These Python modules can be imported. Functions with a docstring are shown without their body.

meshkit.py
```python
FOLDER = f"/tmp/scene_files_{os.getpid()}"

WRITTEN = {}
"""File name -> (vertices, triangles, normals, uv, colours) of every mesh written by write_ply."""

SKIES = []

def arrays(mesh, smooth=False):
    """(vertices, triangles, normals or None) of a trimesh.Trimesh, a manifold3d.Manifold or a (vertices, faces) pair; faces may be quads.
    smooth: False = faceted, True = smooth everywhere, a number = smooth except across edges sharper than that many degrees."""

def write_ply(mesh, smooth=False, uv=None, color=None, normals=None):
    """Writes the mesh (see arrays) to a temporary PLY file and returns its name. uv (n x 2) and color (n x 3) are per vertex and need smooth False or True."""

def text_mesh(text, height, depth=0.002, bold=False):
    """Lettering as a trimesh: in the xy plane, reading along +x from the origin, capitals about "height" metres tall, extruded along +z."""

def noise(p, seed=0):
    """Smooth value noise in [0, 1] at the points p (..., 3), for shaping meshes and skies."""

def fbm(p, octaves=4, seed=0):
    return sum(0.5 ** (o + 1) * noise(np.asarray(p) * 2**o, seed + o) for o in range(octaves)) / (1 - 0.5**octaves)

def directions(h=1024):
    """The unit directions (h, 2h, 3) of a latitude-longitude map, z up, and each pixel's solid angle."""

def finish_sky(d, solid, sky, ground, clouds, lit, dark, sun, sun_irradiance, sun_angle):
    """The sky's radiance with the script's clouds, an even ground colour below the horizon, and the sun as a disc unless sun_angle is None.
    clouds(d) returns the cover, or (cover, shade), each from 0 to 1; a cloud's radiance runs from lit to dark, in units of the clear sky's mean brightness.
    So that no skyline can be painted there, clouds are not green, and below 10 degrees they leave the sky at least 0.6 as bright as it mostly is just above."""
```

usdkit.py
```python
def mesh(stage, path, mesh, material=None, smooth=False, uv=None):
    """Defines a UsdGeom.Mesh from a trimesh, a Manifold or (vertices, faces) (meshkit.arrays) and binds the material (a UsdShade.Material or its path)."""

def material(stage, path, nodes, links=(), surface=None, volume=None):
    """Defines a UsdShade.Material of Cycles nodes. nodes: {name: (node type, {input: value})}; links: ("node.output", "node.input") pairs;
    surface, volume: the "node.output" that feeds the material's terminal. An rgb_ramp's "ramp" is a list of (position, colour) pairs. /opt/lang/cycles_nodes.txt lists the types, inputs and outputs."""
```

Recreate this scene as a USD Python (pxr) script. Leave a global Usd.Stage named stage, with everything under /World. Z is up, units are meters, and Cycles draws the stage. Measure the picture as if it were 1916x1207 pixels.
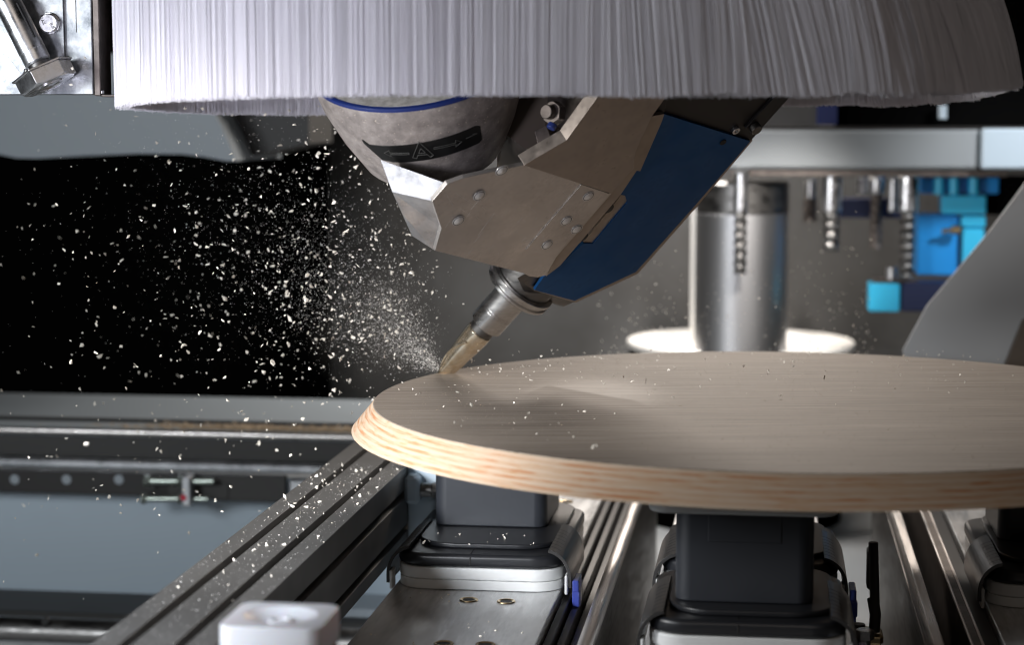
import math
import numpy as np
import trimesh
import manifold3d as m3
from shapely.geometry import Polygon, LineString, Point
from shapely.ops import unary_union
from pxr import Usd, UsdGeom, UsdLux, UsdShade, Gf, Sdf, Vt
import usdkit
import meshkit

stage = Usd.Stage.CreateInMemory()
UsdGeom.Xform.Define(stage, '/World')
UsdGeom.Scope.Define(stage, '/World/Looks')

# ------------------------------------------------------------------ camera
F, PITCH, YAW = 3622.0, 0.1038, 0.1328            # focal length in pixels of a 1916 wide picture; rails run along +y
_c, _s, _cy, _sy = math.cos(PITCH), math.sin(PITCH), math.cos(YAW), math.sin(YAW)
EYE = np.array([0, 0, 1.25])
FWD = np.array([-_sy * _c, _cy * _c, -_s])
RT = np.array([_cy, _sy, 0.0])
UP = np.cross(RT, FWD)
HD = np.array([-_sy, _cy, 0.0])
K = np.array([0, 0, 1.0])


def frame_matrix(x, y, z, o):
    m = Gf.Matrix4d(1)
    for i, v in enumerate((x, y, z, o)):
        for j in range(3):
            m[i, j] = float(v[j])
    return m


cam = UsdGeom.Camera.Define(stage, '/World/camera')
cam.AddTransformOp().Set(frame_matrix(RT, UP, -FWD, EYE))
cam.CreateHorizontalApertureAttr(36.0)
cam.CreateFocalLengthAttr(36.0 * F / 1916)
cam.CreateFStopAttr(4.6)
cam.CreateFocusDistanceAttr(1.74)
cam.CreateClippingRangeAttr(Gf.Vec2f(0.05, 100))
cam.CreateExposureAttr(0.0)


def V(x, y, z):
    return x * RT + y * HD + z * K


def ray(px, py):
    return FWD + RT * ((px - 958) / F) + UP * ((603.5 - py) / F)


def onz(px, py, z):
    d = ray(px, py)
    return EYE + d * ((z - EYE[2]) / d[2])


def ony(px, py, y):
    d = ray(px, py)
    return EYE + d * (y / d[1])


def at(px, py, D):
    return EYE + ray(px, py) * D


def onplane(px, py, o, n):
    d = ray(px, py)
    return EYE + d * (np.dot(o - EYE, n) / np.dot(d, n))


# ------------------------------------------------------------------ lamps (studio lighting)
def unit(v):
    v = np.asarray(v, float)
    return v / np.linalg.norm(v)


def lamp(name, pos, target, w, h, power, color, spread=None):
    l = UsdLux.RectLight.Define(stage, '/World/' + name)
    z = unit(np.asarray(pos, float) - np.asarray(target, float))
    x = unit(np.cross(K if abs(z[2]) < 0.98 else HD, z))
    l.AddTransformOp().Set(frame_matrix(x, np.cross(z, x), z, pos))
    l.CreateWidthAttr(w)
    l.CreateHeightAttr(h)
    l.CreateNormalizeAttr(True)
    l.CreateIntensityAttr(power)
    l.CreateColorAttr(Gf.Vec3f(*color))
    if spread:
        UsdLux.ShapingAPI.Apply(l.GetPrim()).CreateShapingConeAngleAttr(spread)
    return l



def lamp_spot(name, pos, target, radius, power, color, cone, soft=.6):
    l = UsdLux.SphereLight.Define(stage, '/World/' + name)
    z = unit(np.asarray(pos, float) - np.asarray(target, float))
    x = unit(np.cross(K if abs(z[2]) < 0.98 else HD, z))
    l.AddTransformOp().Set(frame_matrix(x, np.cross(z, x), z, pos))
    l.CreateRadiusAttr(radius)
    l.CreateNormalizeAttr(True)
    l.CreateIntensityAttr(power)
    l.CreateColorAttr(Gf.Vec3f(*color))
    sh = UsdLux.ShapingAPI.Apply(l.GetPrim())
    sh.CreateShapingConeAngleAttr(cone)
    sh.CreateShapingConeSoftnessAttr(soft)
    return l


lamp_spot('key_lamp', V(-0.68, 1.24, 1.18), V(0.02, 1.76, 1.00), 0.07, 7.2, (1.0, 0.98, 0.955), 27)
lamp_spot('pod_lamp', V(-0.62, 0.72, 1.16), V(-0.13, 1.62, 0.82), 0.08, 18.0, (0.90, 0.94, 1.0), 15)
lamp_spot('brush_lamp', V(-0.62, 0.50, 1.04), V(-0.24, 1.62, 1.30), 0.12, 10.0, (0.86, 0.86, 1.0), 17, 1.0)
lamp('side_fill_lamp', V(-1.2, 0.9, 1.35), V(-0.5, 2.3, 0.9), 0.5, 0.4, 3.4, (0.90, 0.95, 1.0))
lamp('back_lamp', V(0.34, 3.08, 1.60), V(0.18, 1.7, 0.98), 0.50, 0.12, 3.3, (1.0, 0.89, 0.79))
lamp_spot('magazine_lamp', V(0.42, 2.06, 1.56), V(0.36, 3.08, 0.88), 0.06, 30.0, (1.0, 0.95, 0.90), 9.5)
lamp('wall_lamp', V(0.10, 2.90, 1.56), V(0.36, 3.2, 0.95), 0.20, 0.16, 1.9, (1.0, 0.96, 0.92))
lamp_spot('drill_lamp', V(0.95, 2.30, 1.52), V(0.62, 2.95, 1.10), 0.06, 7.0, (0.95, 0.97, 1.0), 13)
lamp_spot('sheen_lamp', V(0.22, 2.95, 1.78), onz(1110, 736, 1.0), 0.02, 9.0, (1.0, 0.95, 0.90), 3.0, 1.0)
lamp('front_fill_lamp', V(0.0, -0.2, 1.85), V(0.0, 1.8, 1.0), 1.2, 0.7, 0.85, (1.0, 0.88, 0.78))

# ------------------------------------------------------------------ scene helpers
COUNT = {}
MATS = {}


def numbered(parent, name):
    k = COUNT.get((parent, name), 0)
    COUNT[(parent, name)] = k + 1
    return name if k == 0 else f'{name}_{k:03d}'


def tag(p, label=None, cat=None, group=None, kind=None):
    for k, v in (('label', label), ('category', cat), ('group', group), ('kind', kind)):
        if v:
            p.SetCustomDataByKey(k, v)
    return p


def thing(name, label, cat, loc=(0, 0, 0), group=None):
    x = UsdGeom.Xform.Define(stage, '/World/' + numbered('/World', name))
    x.AddTranslateOp().Set(Gf.Vec3d(*map(float, loc)))
    return tag(x.GetPrim(), label, cat, group)


def part(parent, name, mesh, mat, smooth=35, label=None, kind=None, off=None):
    """One mesh under parent ('/World' when None). off: world position of the parent that is taken off the vertices."""
    pp = '/World' if parent is None else str(parent.GetPath())
    if isinstance(mesh, list):
        mesh = trimesh.util.concatenate(mesh)
    if parent is not None:
        o = np.array(UsdGeom.XformCache().GetLocalToWorldTransform(parent).ExtractTranslation())
        if np.abs(o).max() > 0 and off is not False:
            mesh = mesh.copy()
            mesh.apply_translation(-o)
    p = usdkit.mesh(stage, pp + '/' + numbered(pp, name), mesh, MATS[mat], smooth=smooth).GetPrim()
    if label:
        p.SetCustomDataByKey('label', label)
    if kind:
        p.SetCustomDataByKey('kind', kind)
    return p


def copy_of(src, loc, label, group=None):
    name = src.GetName()
    x = UsdGeom.Xform.Define(stage, '/World/' + numbered('/World', name))
    p = x.GetPrim()
    p.GetReferences().AddInternalReference(src.GetPath())
    p.SetInstanceable(True)
    UsdGeom.Xformable(p).GetOrderedXformOps()[0].Set(Gf.Vec3d(*map(float, loc)))
    p.SetCustomDataByKey('label', label)
    if group:
        p.SetCustomDataByKey('group', group)
    return p


# ------------------------------------------------------------------ mesh helpers
def hull(pts):
    return trimesh.Trimesh(np.asarray(pts, float)).convex_hull if False else trimesh.convex.convex_hull(np.asarray(pts, float))


def box(lo, hi, bev=0.0008):
    lo, hi = np.minimum(lo, hi), np.maximum(lo, hi)
    b = min(bev, 0.3 * float((hi - lo).min()))
    pts = []
    for i in (0, 1):
        for j in (0, 1):
            for k in (0, 1):
                c = np.array([(lo, hi)[i][0], (lo, hi)[j][1], (lo, hi)[k][2]])
                s = np.array([1 - 2 * i, 1 - 2 * j, 1 - 2 * k]) * b
                for a in range(3):
                    q = c + s
                    q[a] = c[a]
                    pts.append(q)
    return hull(pts)


def basis(z, xhint=None):
    z = unit(z)
    h = np.array(xhint if xhint is not None else ([1, 0, 0] if abs(z[0]) < 0.9 else [0, 1, 0]), float)
    x = unit(h - z * np.dot(h, z))
    m = np.eye(4)
    m[:3, 0], m[:3, 1], m[:3, 2] = x, np.cross(z, x), z
    return m


def placed(mesh, o, z, xhint=None):
    m = basis(z, xhint)
    m[:3, 3] = o
    mesh = mesh.copy()
    mesh.apply_transform(m)
    return mesh


def revolve(profile, n=64, o=(0, 0, 0), axis=(0, 0, 1)):
    """profile: (r, h) pairs, from bottom to top"""
    ang = np.linspace(0, 2 * np.pi, n, endpoint=False)
    v, f = [], []
    for r, h in profile:
        r = max(r, 1e-6)
        v.append(np.stack([r * np.cos(ang), r * np.sin(ang), np.full(n, h)], 1))
    for i in range(len(profile) - 1):
        a, b = i * n + np.arange(n), i * n + (np.arange(n) + 1) % n
        f += [np.stack([a, b, b + n], 1), np.stack([a, b + n, a + n], 1)]
    return placed(trimesh.Trimesh(np.vstack(v), np.vstack(f), process=False), o, axis)


def rod(p, q, r, n=24, bev=0.0006):
    p, q = np.asarray(p, float), np.asarray(q, float)
    L = np.linalg.norm(q - p)
    b = min(bev, r * .4, L * .3)
    return revolve([(0, 0), (r - b, 0), (r, b), (r, L - b), (r - b, L), (0, L)], n, p, q - p)


def hexnut(o, axis, r, h, hole=0, xhint=None):
    a = np.linspace(0, 2 * np.pi, 6, endpoint=False)
    pts = [np.r_[r * np.cos(t), r * np.sin(t), z] for t in a for z in (0.0, h * 0.86)] + [np.r_[r * .9 * np.cos(t + d), r * .9 * np.sin(t + d), h] for t in a for d in (-.2, .2)]
    return placed(hull(pts), o, axis, xhint)


def tube(points, r, sides=10):
    p = np.asarray(points, float)
    t = np.gradient(p, axis=0)
    t /= np.linalg.norm(t, axis=1, keepdims=True)
    a = np.cross(t, np.where(np.abs(t[:, 2:]) < .9, [0, 0, 1.], [1., 0, 0]))
    a /= np.linalg.norm(a, axis=1, keepdims=True)
    b, ang = np.cross(t, a), np.arange(sides) * 2 * np.pi / sides
    v = p[:, None] + r * (np.cos(ang)[None, :, None] * a[:, None] + np.sin(ang)[None, :, None] * b[:, None])
    i, j = np.meshgrid(np.arange(len(p) - 1), np.arange(sides), indexing='ij')
    q = np.stack([i * sides + j, i * sides + (j + 1) % sides, (i + 1) * sides + (j + 1) % sides, (i + 1) * sides + j], -1).reshape(-1, 4)
    return trimesh.Trimesh(v.reshape(-1, 3), np.vstack([q[:, [0, 1, 2]], q[:, [0, 2, 3]]]), process=False)


def rrect(cx, cy, w, d, r, n=8):
    r = min(r, w / 2 - 1e-4, d / 2 - 1e-4)
    out = []
    for k, (sx, sy) in enumerate(((1, 1), (-1, 1), (-1, -1), (1, -1))):
        for t in np.linspace(0, np.pi / 2, n):
            a = t + k * np.pi / 2
            out.append((cx + sx * (w / 2 - r) + r * math.cos(a), cy + sy * (d / 2 - r) + r * math.sin(a)))
    return np.array(out)


def loft(rings, caps=True):
    n = len(rings[0])
    v = np.vstack(rings)
    f = []
    for i in range(len(rings) - 1):
        a, b = i * n + np.arange(n), i * n + (np.arange(n) + 1) % n
        f += [np.stack([a, b, b + n], 1), np.stack([a, b + n, a + n], 1)]
    if caps:
        for i, flip in ((0, True), (len(rings) - 1, False)):
            c = len(v)
            v = np.vstack([v, rings[i].mean(0)])
            a, b = i * n + np.arange(n), i * n + (np.arange(n) + 1) % n
            f.append(np.stack([b, a, np.full(n, c)], 1) if flip else np.stack([a, b, np.full(n, c)], 1))
    return trimesh.Trimesh(v, np.vstack(f), process=False)


def rslab(cx, cy, w, d, r, z0, z1, bev=0.002, n=8):
    """A rounded rectangle with rolled top and bottom edges"""
    b = min(bev, (z1 - z0) * .45)
    rings = []
    for k in range(4):
        t = k / 3 * np.pi / 2
        i = b * (1 - math.sin(t))
        rings.append((i, z0 + b * (1 - math.cos(t))))
    rings += [(i, z0 + z1 - z) for i, z in rings[::-1]]
    return loft([np.c_[rrect(cx, cy, w - 2 * i, d - 2 * i, max(r - i, 1e-3), n), np.full(4 * n, z)] for i, z in rings])


def extrude(poly, h, frame=None, z0=0.0):
    """A shapely polygon (or its corner list) pulled out by h along the third axis of frame = (origin, x, y, z)"""
    poly = poly if hasattr(poly, 'geom_type') else Polygon(poly)
    poly = poly.buffer(0)
    m = trimesh.util.concatenate([trimesh.creation.extrude_polygon(g, h, engine='earcut') for g in getattr(poly, 'geoms', [poly])])
    m.apply_translation((0, 0, z0))
    if frame is not None:
        t = np.eye(4)
        t[:3, 3], t[:3, 0], t[:3, 1], t[:3, 2] = frame
        m.apply_transform(t)
    return m


XZ = (np.zeros(3), np.array([1., 0, 0]), np.array([0, 0, 1.]), np.array([0, -1., 0]))   # drawn in x, z; pulled out towards -y


def prism_y(poly, y0, y1):
    return extrude(poly, y1 - y0, (np.array([0, y1, 0]), *XZ[1:]))


def outline(poly, w):
    return poly.buffer(0).difference(poly.buffer(-w))


# ------------------------------------------------------------------ materials
def mat(name, color, rough=.5, metal=0., noise=None, bump=None, scratch=None, bevel=.0007, spec=.5, extra=None, dust=None):
    """noise: (scale xyz, colour 2, low, high) mixes a second colour in; bump: (scale xyz, distance); scratch: scale of stretched roughness variation; dust: (scale, colour, threshold)"""
    nodes = {'p': ('principled_bsdf', {'base_color': color, 'roughness': rough, 'metallic': metal, 'specular_ior_level': spec, **(extra or {})}), 'g': ('geometry', {})}
    links = []
    col = None
    if noise:
        sc, c2, lo, hi = noise
        nodes |= {'nm': ('mapping', {'scale': sc}), 'nt': ('noise_texture', {'scale': 1., 'detail': 6., 'roughness': .65}), 'nr': ('map_range', {'from_min': lo, 'from_max': hi, 'clamp': True}), 'nx': ('mix_color', {'a': color, 'b': c2})}
        links += [('g.position', 'nm.vector'), ('nm.vector', 'nt.vector'), ('nt.fac', 'nr.value'), ('nr.result', 'nx.fac')]
        col = 'nx.result'
    if dust:
        sc, c2, th = dust
        nodes |= {'dt': ('noise_texture', {'scale': sc, 'detail': 2., 'roughness': .6}), 'dr': ('map_range', {'from_min': th, 'from_max': th + .06, 'clamp': True}), 'dx': ('mix_color', {'a': color, 'b': c2})}
        links += [('g.position', 'dt.vector'), ('dt.fac', 'dr.value'), ('dr.result', 'dx.fac')]
        if col:
            links.append((col, 'dx.a'))
        col = 'dx.result'
    if col:
        links.append((col, 'p.base_color'))
    if scratch:
        nodes |= {'sm': ('mapping', {'scale': scratch}), 'st': ('noise_texture', {'scale': 1., 'detail': 5., 'roughness': .6}), 'sr': ('map_range', {'from_min': .3, 'from_max': .7, 'to_min': rough * .7, 'to_max': min(1, rough * 1.4 + .04), 'clamp': True})}
        links += [('g.position', 'sm.vector'), ('sm.vector', 'st.vector'), ('st.fac', 'sr.value'), ('sr.result', 'p.roughness')]
    last = None
    if bevel:
        nodes['bv'] = ('bevel', {'radius': bevel, 'samples': 4})
        last = 'bv.bevel'
    if bump:
        sc, dist = bump
        nodes |= {'bm': ('mapping', {'scale': sc}), 'bt': ('noise_texture', {'scale': 1., 'detail': 5., 'roughness': .7}), 'bp': ('bump', {'strength': 1., 'distance': dist})}
        links += [('g.position', 'bm.vector'), ('bm.vector', 'bt.vector'), ('bt.fac', 'bp.height')]
        if last:
            links.append((last, 'bp.normal'))
        last = 'bp.normal'
    if last:
        links.append((last, 'p.normal'))
    if 'g' in nodes and not any(a.startswith('g.') for a, _ in links):
        del nodes['g']
    MATS[name] = usdkit.material(stage, '/World/Looks/' + name, nodes, links, surface='p.BSDF')


mat('aluminium', (.66, .67, .69), .34, .85, noise=((26, 26, 26), (.42, .43, .45), .42, .68), scratch=(40, 40, 40), bump=((120, 120, 120), .00005))
mat('bracket_alu', (.38, .39, .40), .33, 1., noise=((45, 45, 45), (.17, .18, .195), .40, .62), scratch=(50, 50, 50), bump=((160, 160, 160), .00008))
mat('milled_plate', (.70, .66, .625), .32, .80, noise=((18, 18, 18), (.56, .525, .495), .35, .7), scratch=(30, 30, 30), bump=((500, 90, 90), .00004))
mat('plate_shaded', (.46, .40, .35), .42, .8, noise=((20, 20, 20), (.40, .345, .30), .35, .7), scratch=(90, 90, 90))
mat('cast_grey', (.40, .36, .34), .5, .35, noise=((70, 70, 70), (.22, .195, .185), .35, .65), dust=(420., (.62, .55, .46), .66), bump=((300, 300, 300), .0002))
mat('chrome', (.70, .70, .71), .27, 1., scratch=(60, 60, 60))
mat('hole_steel', (.78, .78, .78), .35, .6)
mat('bright_steel', (.60, .59, .58), .24, 1., scratch=(12, 12, 60))
mat('column_steel', (.42, .42, .43), .40, 1.)
mat('dark_steel', (.16, .155, .15), .35, 1., scratch=(60, 60, 200))
mat('brown_steel', (.20, .17, .155), .45, .8, noise=((60, 60, 60), (.11, .095, .085), .35, .65))
mat('gold_coated', (.90, .80, .64), .20, .95, noise=((90, 90, 90), (.72, .57, .38), .42, .7))
mat('blue_paint', (.012, .10, .30), .36, .75, noise=((5, 5, 5), (.012, .08, .25), .35, .65), bump=((900, 900, 900), .00002), scratch=(30, 30, 30), dust=(800., (.25, .33, .40), .735))
mat('blue_rim', (.010, .024, .13), .4)
mat('black_housing', (.012, .011, .011), .45)
mat('label_black', (.006, .006, .006), .35)
mat('label_print', (.075, .075, .07), .5)
mat('cap_white', (.62, .61, .58), .55, noise=((120, 120, 120), (.42, .41, .38), .42, .6), bump=((260, 260, 260), .0006))
mat('anodized_grey', (.15, .148, .145), .5, .2, noise=((14, 14, 14), (.11, .108, .105), .35, .65), dust=(900., (.42, .40, .36), .70))
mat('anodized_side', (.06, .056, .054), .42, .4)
mat('slot_dark', (.012, .012, .012), .6)
mat('pod_grey', (.027, .030, .037), .40, noise=((30, 30, 30), (.023, .026, .032), .3, .7), bump=((1500, 1500, 1500), .00006))
mat('pod_black', (.014, .015, .018), .36, bump=((900, 900, 900), .00003), dust=(600., (.28, .28, .28), .76))
mat('pod_guard', (.028, .027, .027), .28)
mat('pod_base', (.66, .67, .67), .42)
mat('pad_rubber', (.50, .51, .51), .6)
mat('blue_plastic', (.07, .10, .45), .15, extra={'transmission_weight': .45})
mat('puck_white', (.80, .79, .84), .38, extra={'subsurface_weight': .15, 'subsurface_scale': .006})
mat('tan_rubber', (.50, .42, .32), .6)
mat('console_top', (.72, .73, .74), .30, .5, noise=((30, 9, 30), (.54, .545, .55), .38, .66), scratch=(60, 8, 40), dust=(800., (.85, .84, .82), .72))
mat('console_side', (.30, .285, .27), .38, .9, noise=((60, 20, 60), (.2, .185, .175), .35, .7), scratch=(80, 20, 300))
mat('rolled_edge', (.74, .70, .67), .36, 1., scratch=(200, 8, 200))
mat('black_rail', (.018, .016, .015), .4)
mat('brass', (.62, .48, .28), .25, 1.)
mat('grey_paint', (.33, .375, .41), .45, bump=((700, 700, 700), .00004))
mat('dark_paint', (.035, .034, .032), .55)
mat('light_panel', (.48, .575, .65), .45)
mat('floor_pan', (.62, .65, .67), .5)
mat('void_black', (.003, .003, .003), .9, spec=.0)
mat('beam_grey', (.29, .312, .325), .42)
mat('wall_grey', (.095, .093, .09), .55, noise=((4, 4, 4), (.06, .055, .05), .35, .65))
mat('wall_dark', (.014, .0135, .013), .7, noise=((5, 5, 5), (.008, .008, .008), .35, .65))
mat('base_white', (.86, .84, .80), .45)
mat('cyan_block', (.05, .58, .92), .3)
mat('azure_block', (.015, .31, .80), .35)
mat('navy_block', (.012, .02, .07), .5)
mat('slant_panel', (.52, .535, .55), .42)
mat('wood_tan', (.25, .17, .10), .6)
mat('brown_dull', (.12, .095, .075), .6)
mat('red_mark', (.55, .01, .04), .4)
mat('zinc', (.42, .47, .42), .3, .9)
mat('chip_wood', (.90, .84, .74), .8, bevel=0, extra={'subsurface_weight': 0.})
mat('dust_tan', (.46, .36, .25), .9, bevel=0)
mat('dust_pale', (.84, .82, .78), .9, bevel=0)
MATS['bristle_nylon'] = usdkit.material(stage, '/World/Looks/bristle_nylon', {'h': ('hair_info', {}), 'w': ('white_noise_texture', {'dimensions': '1D'}), 'r': ('rgb_ramp', {'ramp': [(0, (.64, .62, .65)), (.5, (.77, .755, .81)), (1, (.88, .865, .92))]}), 'p': ('principled_bsdf', {'roughness': .42})},
                                        [('h.index', 'w.w'), ('w.value', 'r.fac'), ('r.color', 'p.base_color')], surface='p.BSDF')


def wood_mats():
    # end ply edges: pale spruce with orange streaks that run with the rim
    for nm, base, streak, sc, lo in (('ply_light', (.63, .485, .36), (.56, .35, .20), (30, 30, 420), .50), ('ply_warm', (.60, .43, .30), (.52, .24, .11), (20, 20, 330), .45)):
        nodes = {'g': ('geometry', {}), 'm': ('mapping', {'scale': sc}), 'n': ('noise_texture', {'scale': 1., 'detail': 6., 'roughness': .65, 'distortion': .4}),
                 'r': ('rgb_ramp', {'ramp': [(0, base), (lo, base), (lo + .08, tuple(.5 * a + .5 * b for a, b in zip(base, streak))), (lo + .16, streak), (1, streak)]}),
                 'm2': ('mapping', {'scale': (220, 220, 900)}), 'n2': ('noise_texture', {'scale': 1., 'detail': 3.}), 'bp': ('bump', {'strength': 1., 'distance': .00012}), 'p': ('principled_bsdf', {'roughness': .62})}
        MATS[nm] = usdkit.material(stage, '/World/Looks/' + nm, nodes, [('g.position', 'm.vector'), ('m.vector', 'n.vector'), ('n.fac', 'r.fac'), ('r.color', 'p.base_color'), ('g.position', 'm2.vector'), ('m2.vector', 'n2.vector'), ('n2.fac', 'bp.height'), ('bp.normal', 'p.normal')], surface='p.BSDF')
    nodes = {'g': ('geometry', {}), 'vr': ('vector_rotate', {'rotate_type': 'z_axis', 'angle': -YAW - .03}), 'm': ('mapping', {'scale': (7, 260, 40)}), 'n': ('noise_texture', {'scale': 1., 'detail': 7., 'roughness': .7, 'distortion': .3}),
             'r': ('rgb_ramp', {'ramp': [(0, (.10, .080, .064)), (.30, (.175, .143, .116)), (.44, (.31, .260, .216)), (.58, (.405, .345, .292)), (.72, (.51, .44, .378)), (1, (.58, .50, .43))]}),
             'm2': ('mapping', {'scale': (3, 20, 20)}), 'n2': ('noise_texture', {'scale': 1., 'detail': 4.}), 'mx': ('mix_color', {'blend_type': 'multiply', 'fac': .5}), 'r2': ('rgb_ramp', {'ramp': [(.3, (.72, .70, .68)), (.7, (1, 1, 1))]}),
             'm3': ('mapping', {'scale': (900, 1400, 900)}), 'n3': ('noise_texture', {'scale': 1., 'detail': 3., 'roughness': .7}), 'ad': ('math', {'math_type': 'multiply_add', 'value2': .6}), 'bp': ('bump', {'strength': 1., 'distance': .00022}), 'p': ('principled_bsdf', {'roughness': .68, 'specular_ior_level': .28})}
    MATS['veneer'] = usdkit.material(stage, '/World/Looks/veneer', nodes, [('g.position', 'vr.vector'), ('vr.vector', 'm.vector'), ('m.vector', 'n.vector'), ('n.fac', 'r.fac'), ('vr.vector', 'm2.vector'), ('m2.vector', 'n2.vector'), ('n2.fac', 'r2.fac'), ('r.color', 'mx.a'), ('r2.color', 'mx.b'), ('mx.result', 'p.base_color'),
                                     ('vr.vector', 'm3.vector'), ('m3.vector', 'n3.vector'), ('n3.fac', 'ad.value1'), ('n.fac', 'ad.value3'), ('ad.value', 'bp.height'), ('bp.normal', 'p.normal')], surface='p.BSDF')


wood_mats()

# ------------------------------------------------------------------ the setting: pan, walls
p = part(None, 'floor', box((-1.8, 0.9, .58), (1.6, 3.4, .62)), 'floor_pan')
tag(p, kind='structure')
t = thing('wall', 'blurred grey rear wall of the machine enclosure behind the cutter', 'wall')
xl = ony(722, 600, 3.3)[0]
xs_ = ony(850, 600, 3.3)[0]
wc = [(1.5, 3.30)] + [(xs_ - .26 * math.sin(u), 3.56 - .26 * math.cos(u)) for u in np.linspace(0, 1.45, 14)]
part(t, 'grey_panel', extrude(LineString(wc).buffer(.012, cap_style=2), 1.13, None, .62), 'wall_grey', smooth=40)
xm = ony(575, 600, 3.36)[0]
part(t, 'dark_panel', box((-2.2, 3.66, .62), (xs_ + .02, 3.69, 1.75)), 'void_black')

# ------------------------------------------------------------------ plywood disc being bevelled
DC = np.array([.0124, 1.745])
DZ, DT, R0, R1 = 1.0, .0240, .3673, .3870
disc = thing('tabletop_disc', 'large round plywood board with a slanted striped rim resting on the pods', 'board', (DC[0], DC[1], DZ - DT))
NP = 11
rng = np.random.default_rng(3)
zs = np.linspace(0, DT - .0007, NP + 1)
for i in range(NP):
    ra, rb = (R1 + (R0 - R1) * z / DT for z in (zs[i], zs[i + 1]))
    g = .00018 if i % 2 else 0.0
    part(disc, 'ply', revolve([(0, zs[i]), (ra - g, zs[i]), (rb - g, zs[i + 1]), (0, zs[i + 1])], 256, (0, 0, 0)), 'ply_warm' if i % 2 else 'ply_light', smooth=40, off=False)
part(disc, 'face_veneer', revolve([(0, DT - .0007), (R0 + .0004, DT - .0007), (R0, DT - .0002), (R0 - .0004, DT), (0, DT)], 256), 'veneer', smooth=40, off=False, label='grey brown sanded top face')

# ------------------------------------------------------------------ consoles (support beams) running in depth
ZB = .82


def console(name, label, x0, x1, side, holes):
    t = thing(name, label, 'machine beam', (0, 0, 0), 'support beams under the board')
    part(t, 'top_plate', box((x0, 1.0, ZB - .012), (x1, 2.5, ZB)), 'console_top')
    part(t, 'beam_body', box((x0 + .004, 1.0, .66), (x1 - .004, 2.5, ZB - .0125)), 'anodized_side')
    if side:
        for k, (dx, z) in enumerate(((.006, .006), (.015, .012), (.023, .022))):
            part(t, 'guide_strip', box((x1 + side * dx - .0035, 1.0, ZB - z - .05), (x1 + side * dx + .0035, 2.5, ZB - z)), 'black_rail')
    for px, py in holes:
        c = onz(px, py, ZB)
        h = part(t, 'screw_hole', revolve([(.0085, 0.0002), (.0080, .0012), (.0068, .0011), (.0055, .0005)], 28, c), 'brass', smooth=20)
        part(h, 'bore', revolve([(0, .0004), (.0056, .0005)], 24, c), 'slot_dark')
    return t


c1 = console('console_beam', 'steel topped support beam under the left pod, with brass screw holes', -.342, -.187, 1, [(877, 1124), (947, 1127), (830, 1206), (908, 1208), (1058, 940)])
c2 = console('console_beam', 'support beam hidden below the middle pod with the tall grey pad', -.099, .055, 0, [])
c3 = console('console_beam', 'dark support beam under the right pod at the picture edge', .196, .35, 0, [])
# rolled sheet edge right of the left beam
t = thing('cable_tray', 'upright sheet metal wall with a thick rolled rim right of the left pod', 'tray wall')
part(t, 'rolled_rim', rod((-.1485, 1.0, ZB - .007), (-.1485, 2.5, ZB - .007), .0072, 28), 'rolled_edge')
part(t, 'side_sheet', box((-.1475, 1.0, .64), (-.1425, 2.5, ZB - .010)), 'console_side')
t = thing('cable_tray', 'upright sheet metal wall with a bright worn rim left of the right pod', 'tray wall')
rim = Polygon([(.1355, ZB - .0075), (.1362, ZB - .003), (.139, ZB), (.1465, ZB), (.1475, ZB - .001), (.1475, ZB - .012), (.1355, ZB - .012)])
part(t, 'rolled_rim', prism_y(rim, 1.0, 2.5), 'rolled_edge')
part(t, 'side_sheet', box((.1345, 1.0, .64), (.1475, 2.5, ZB - .0125)), 'console_side')
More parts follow.
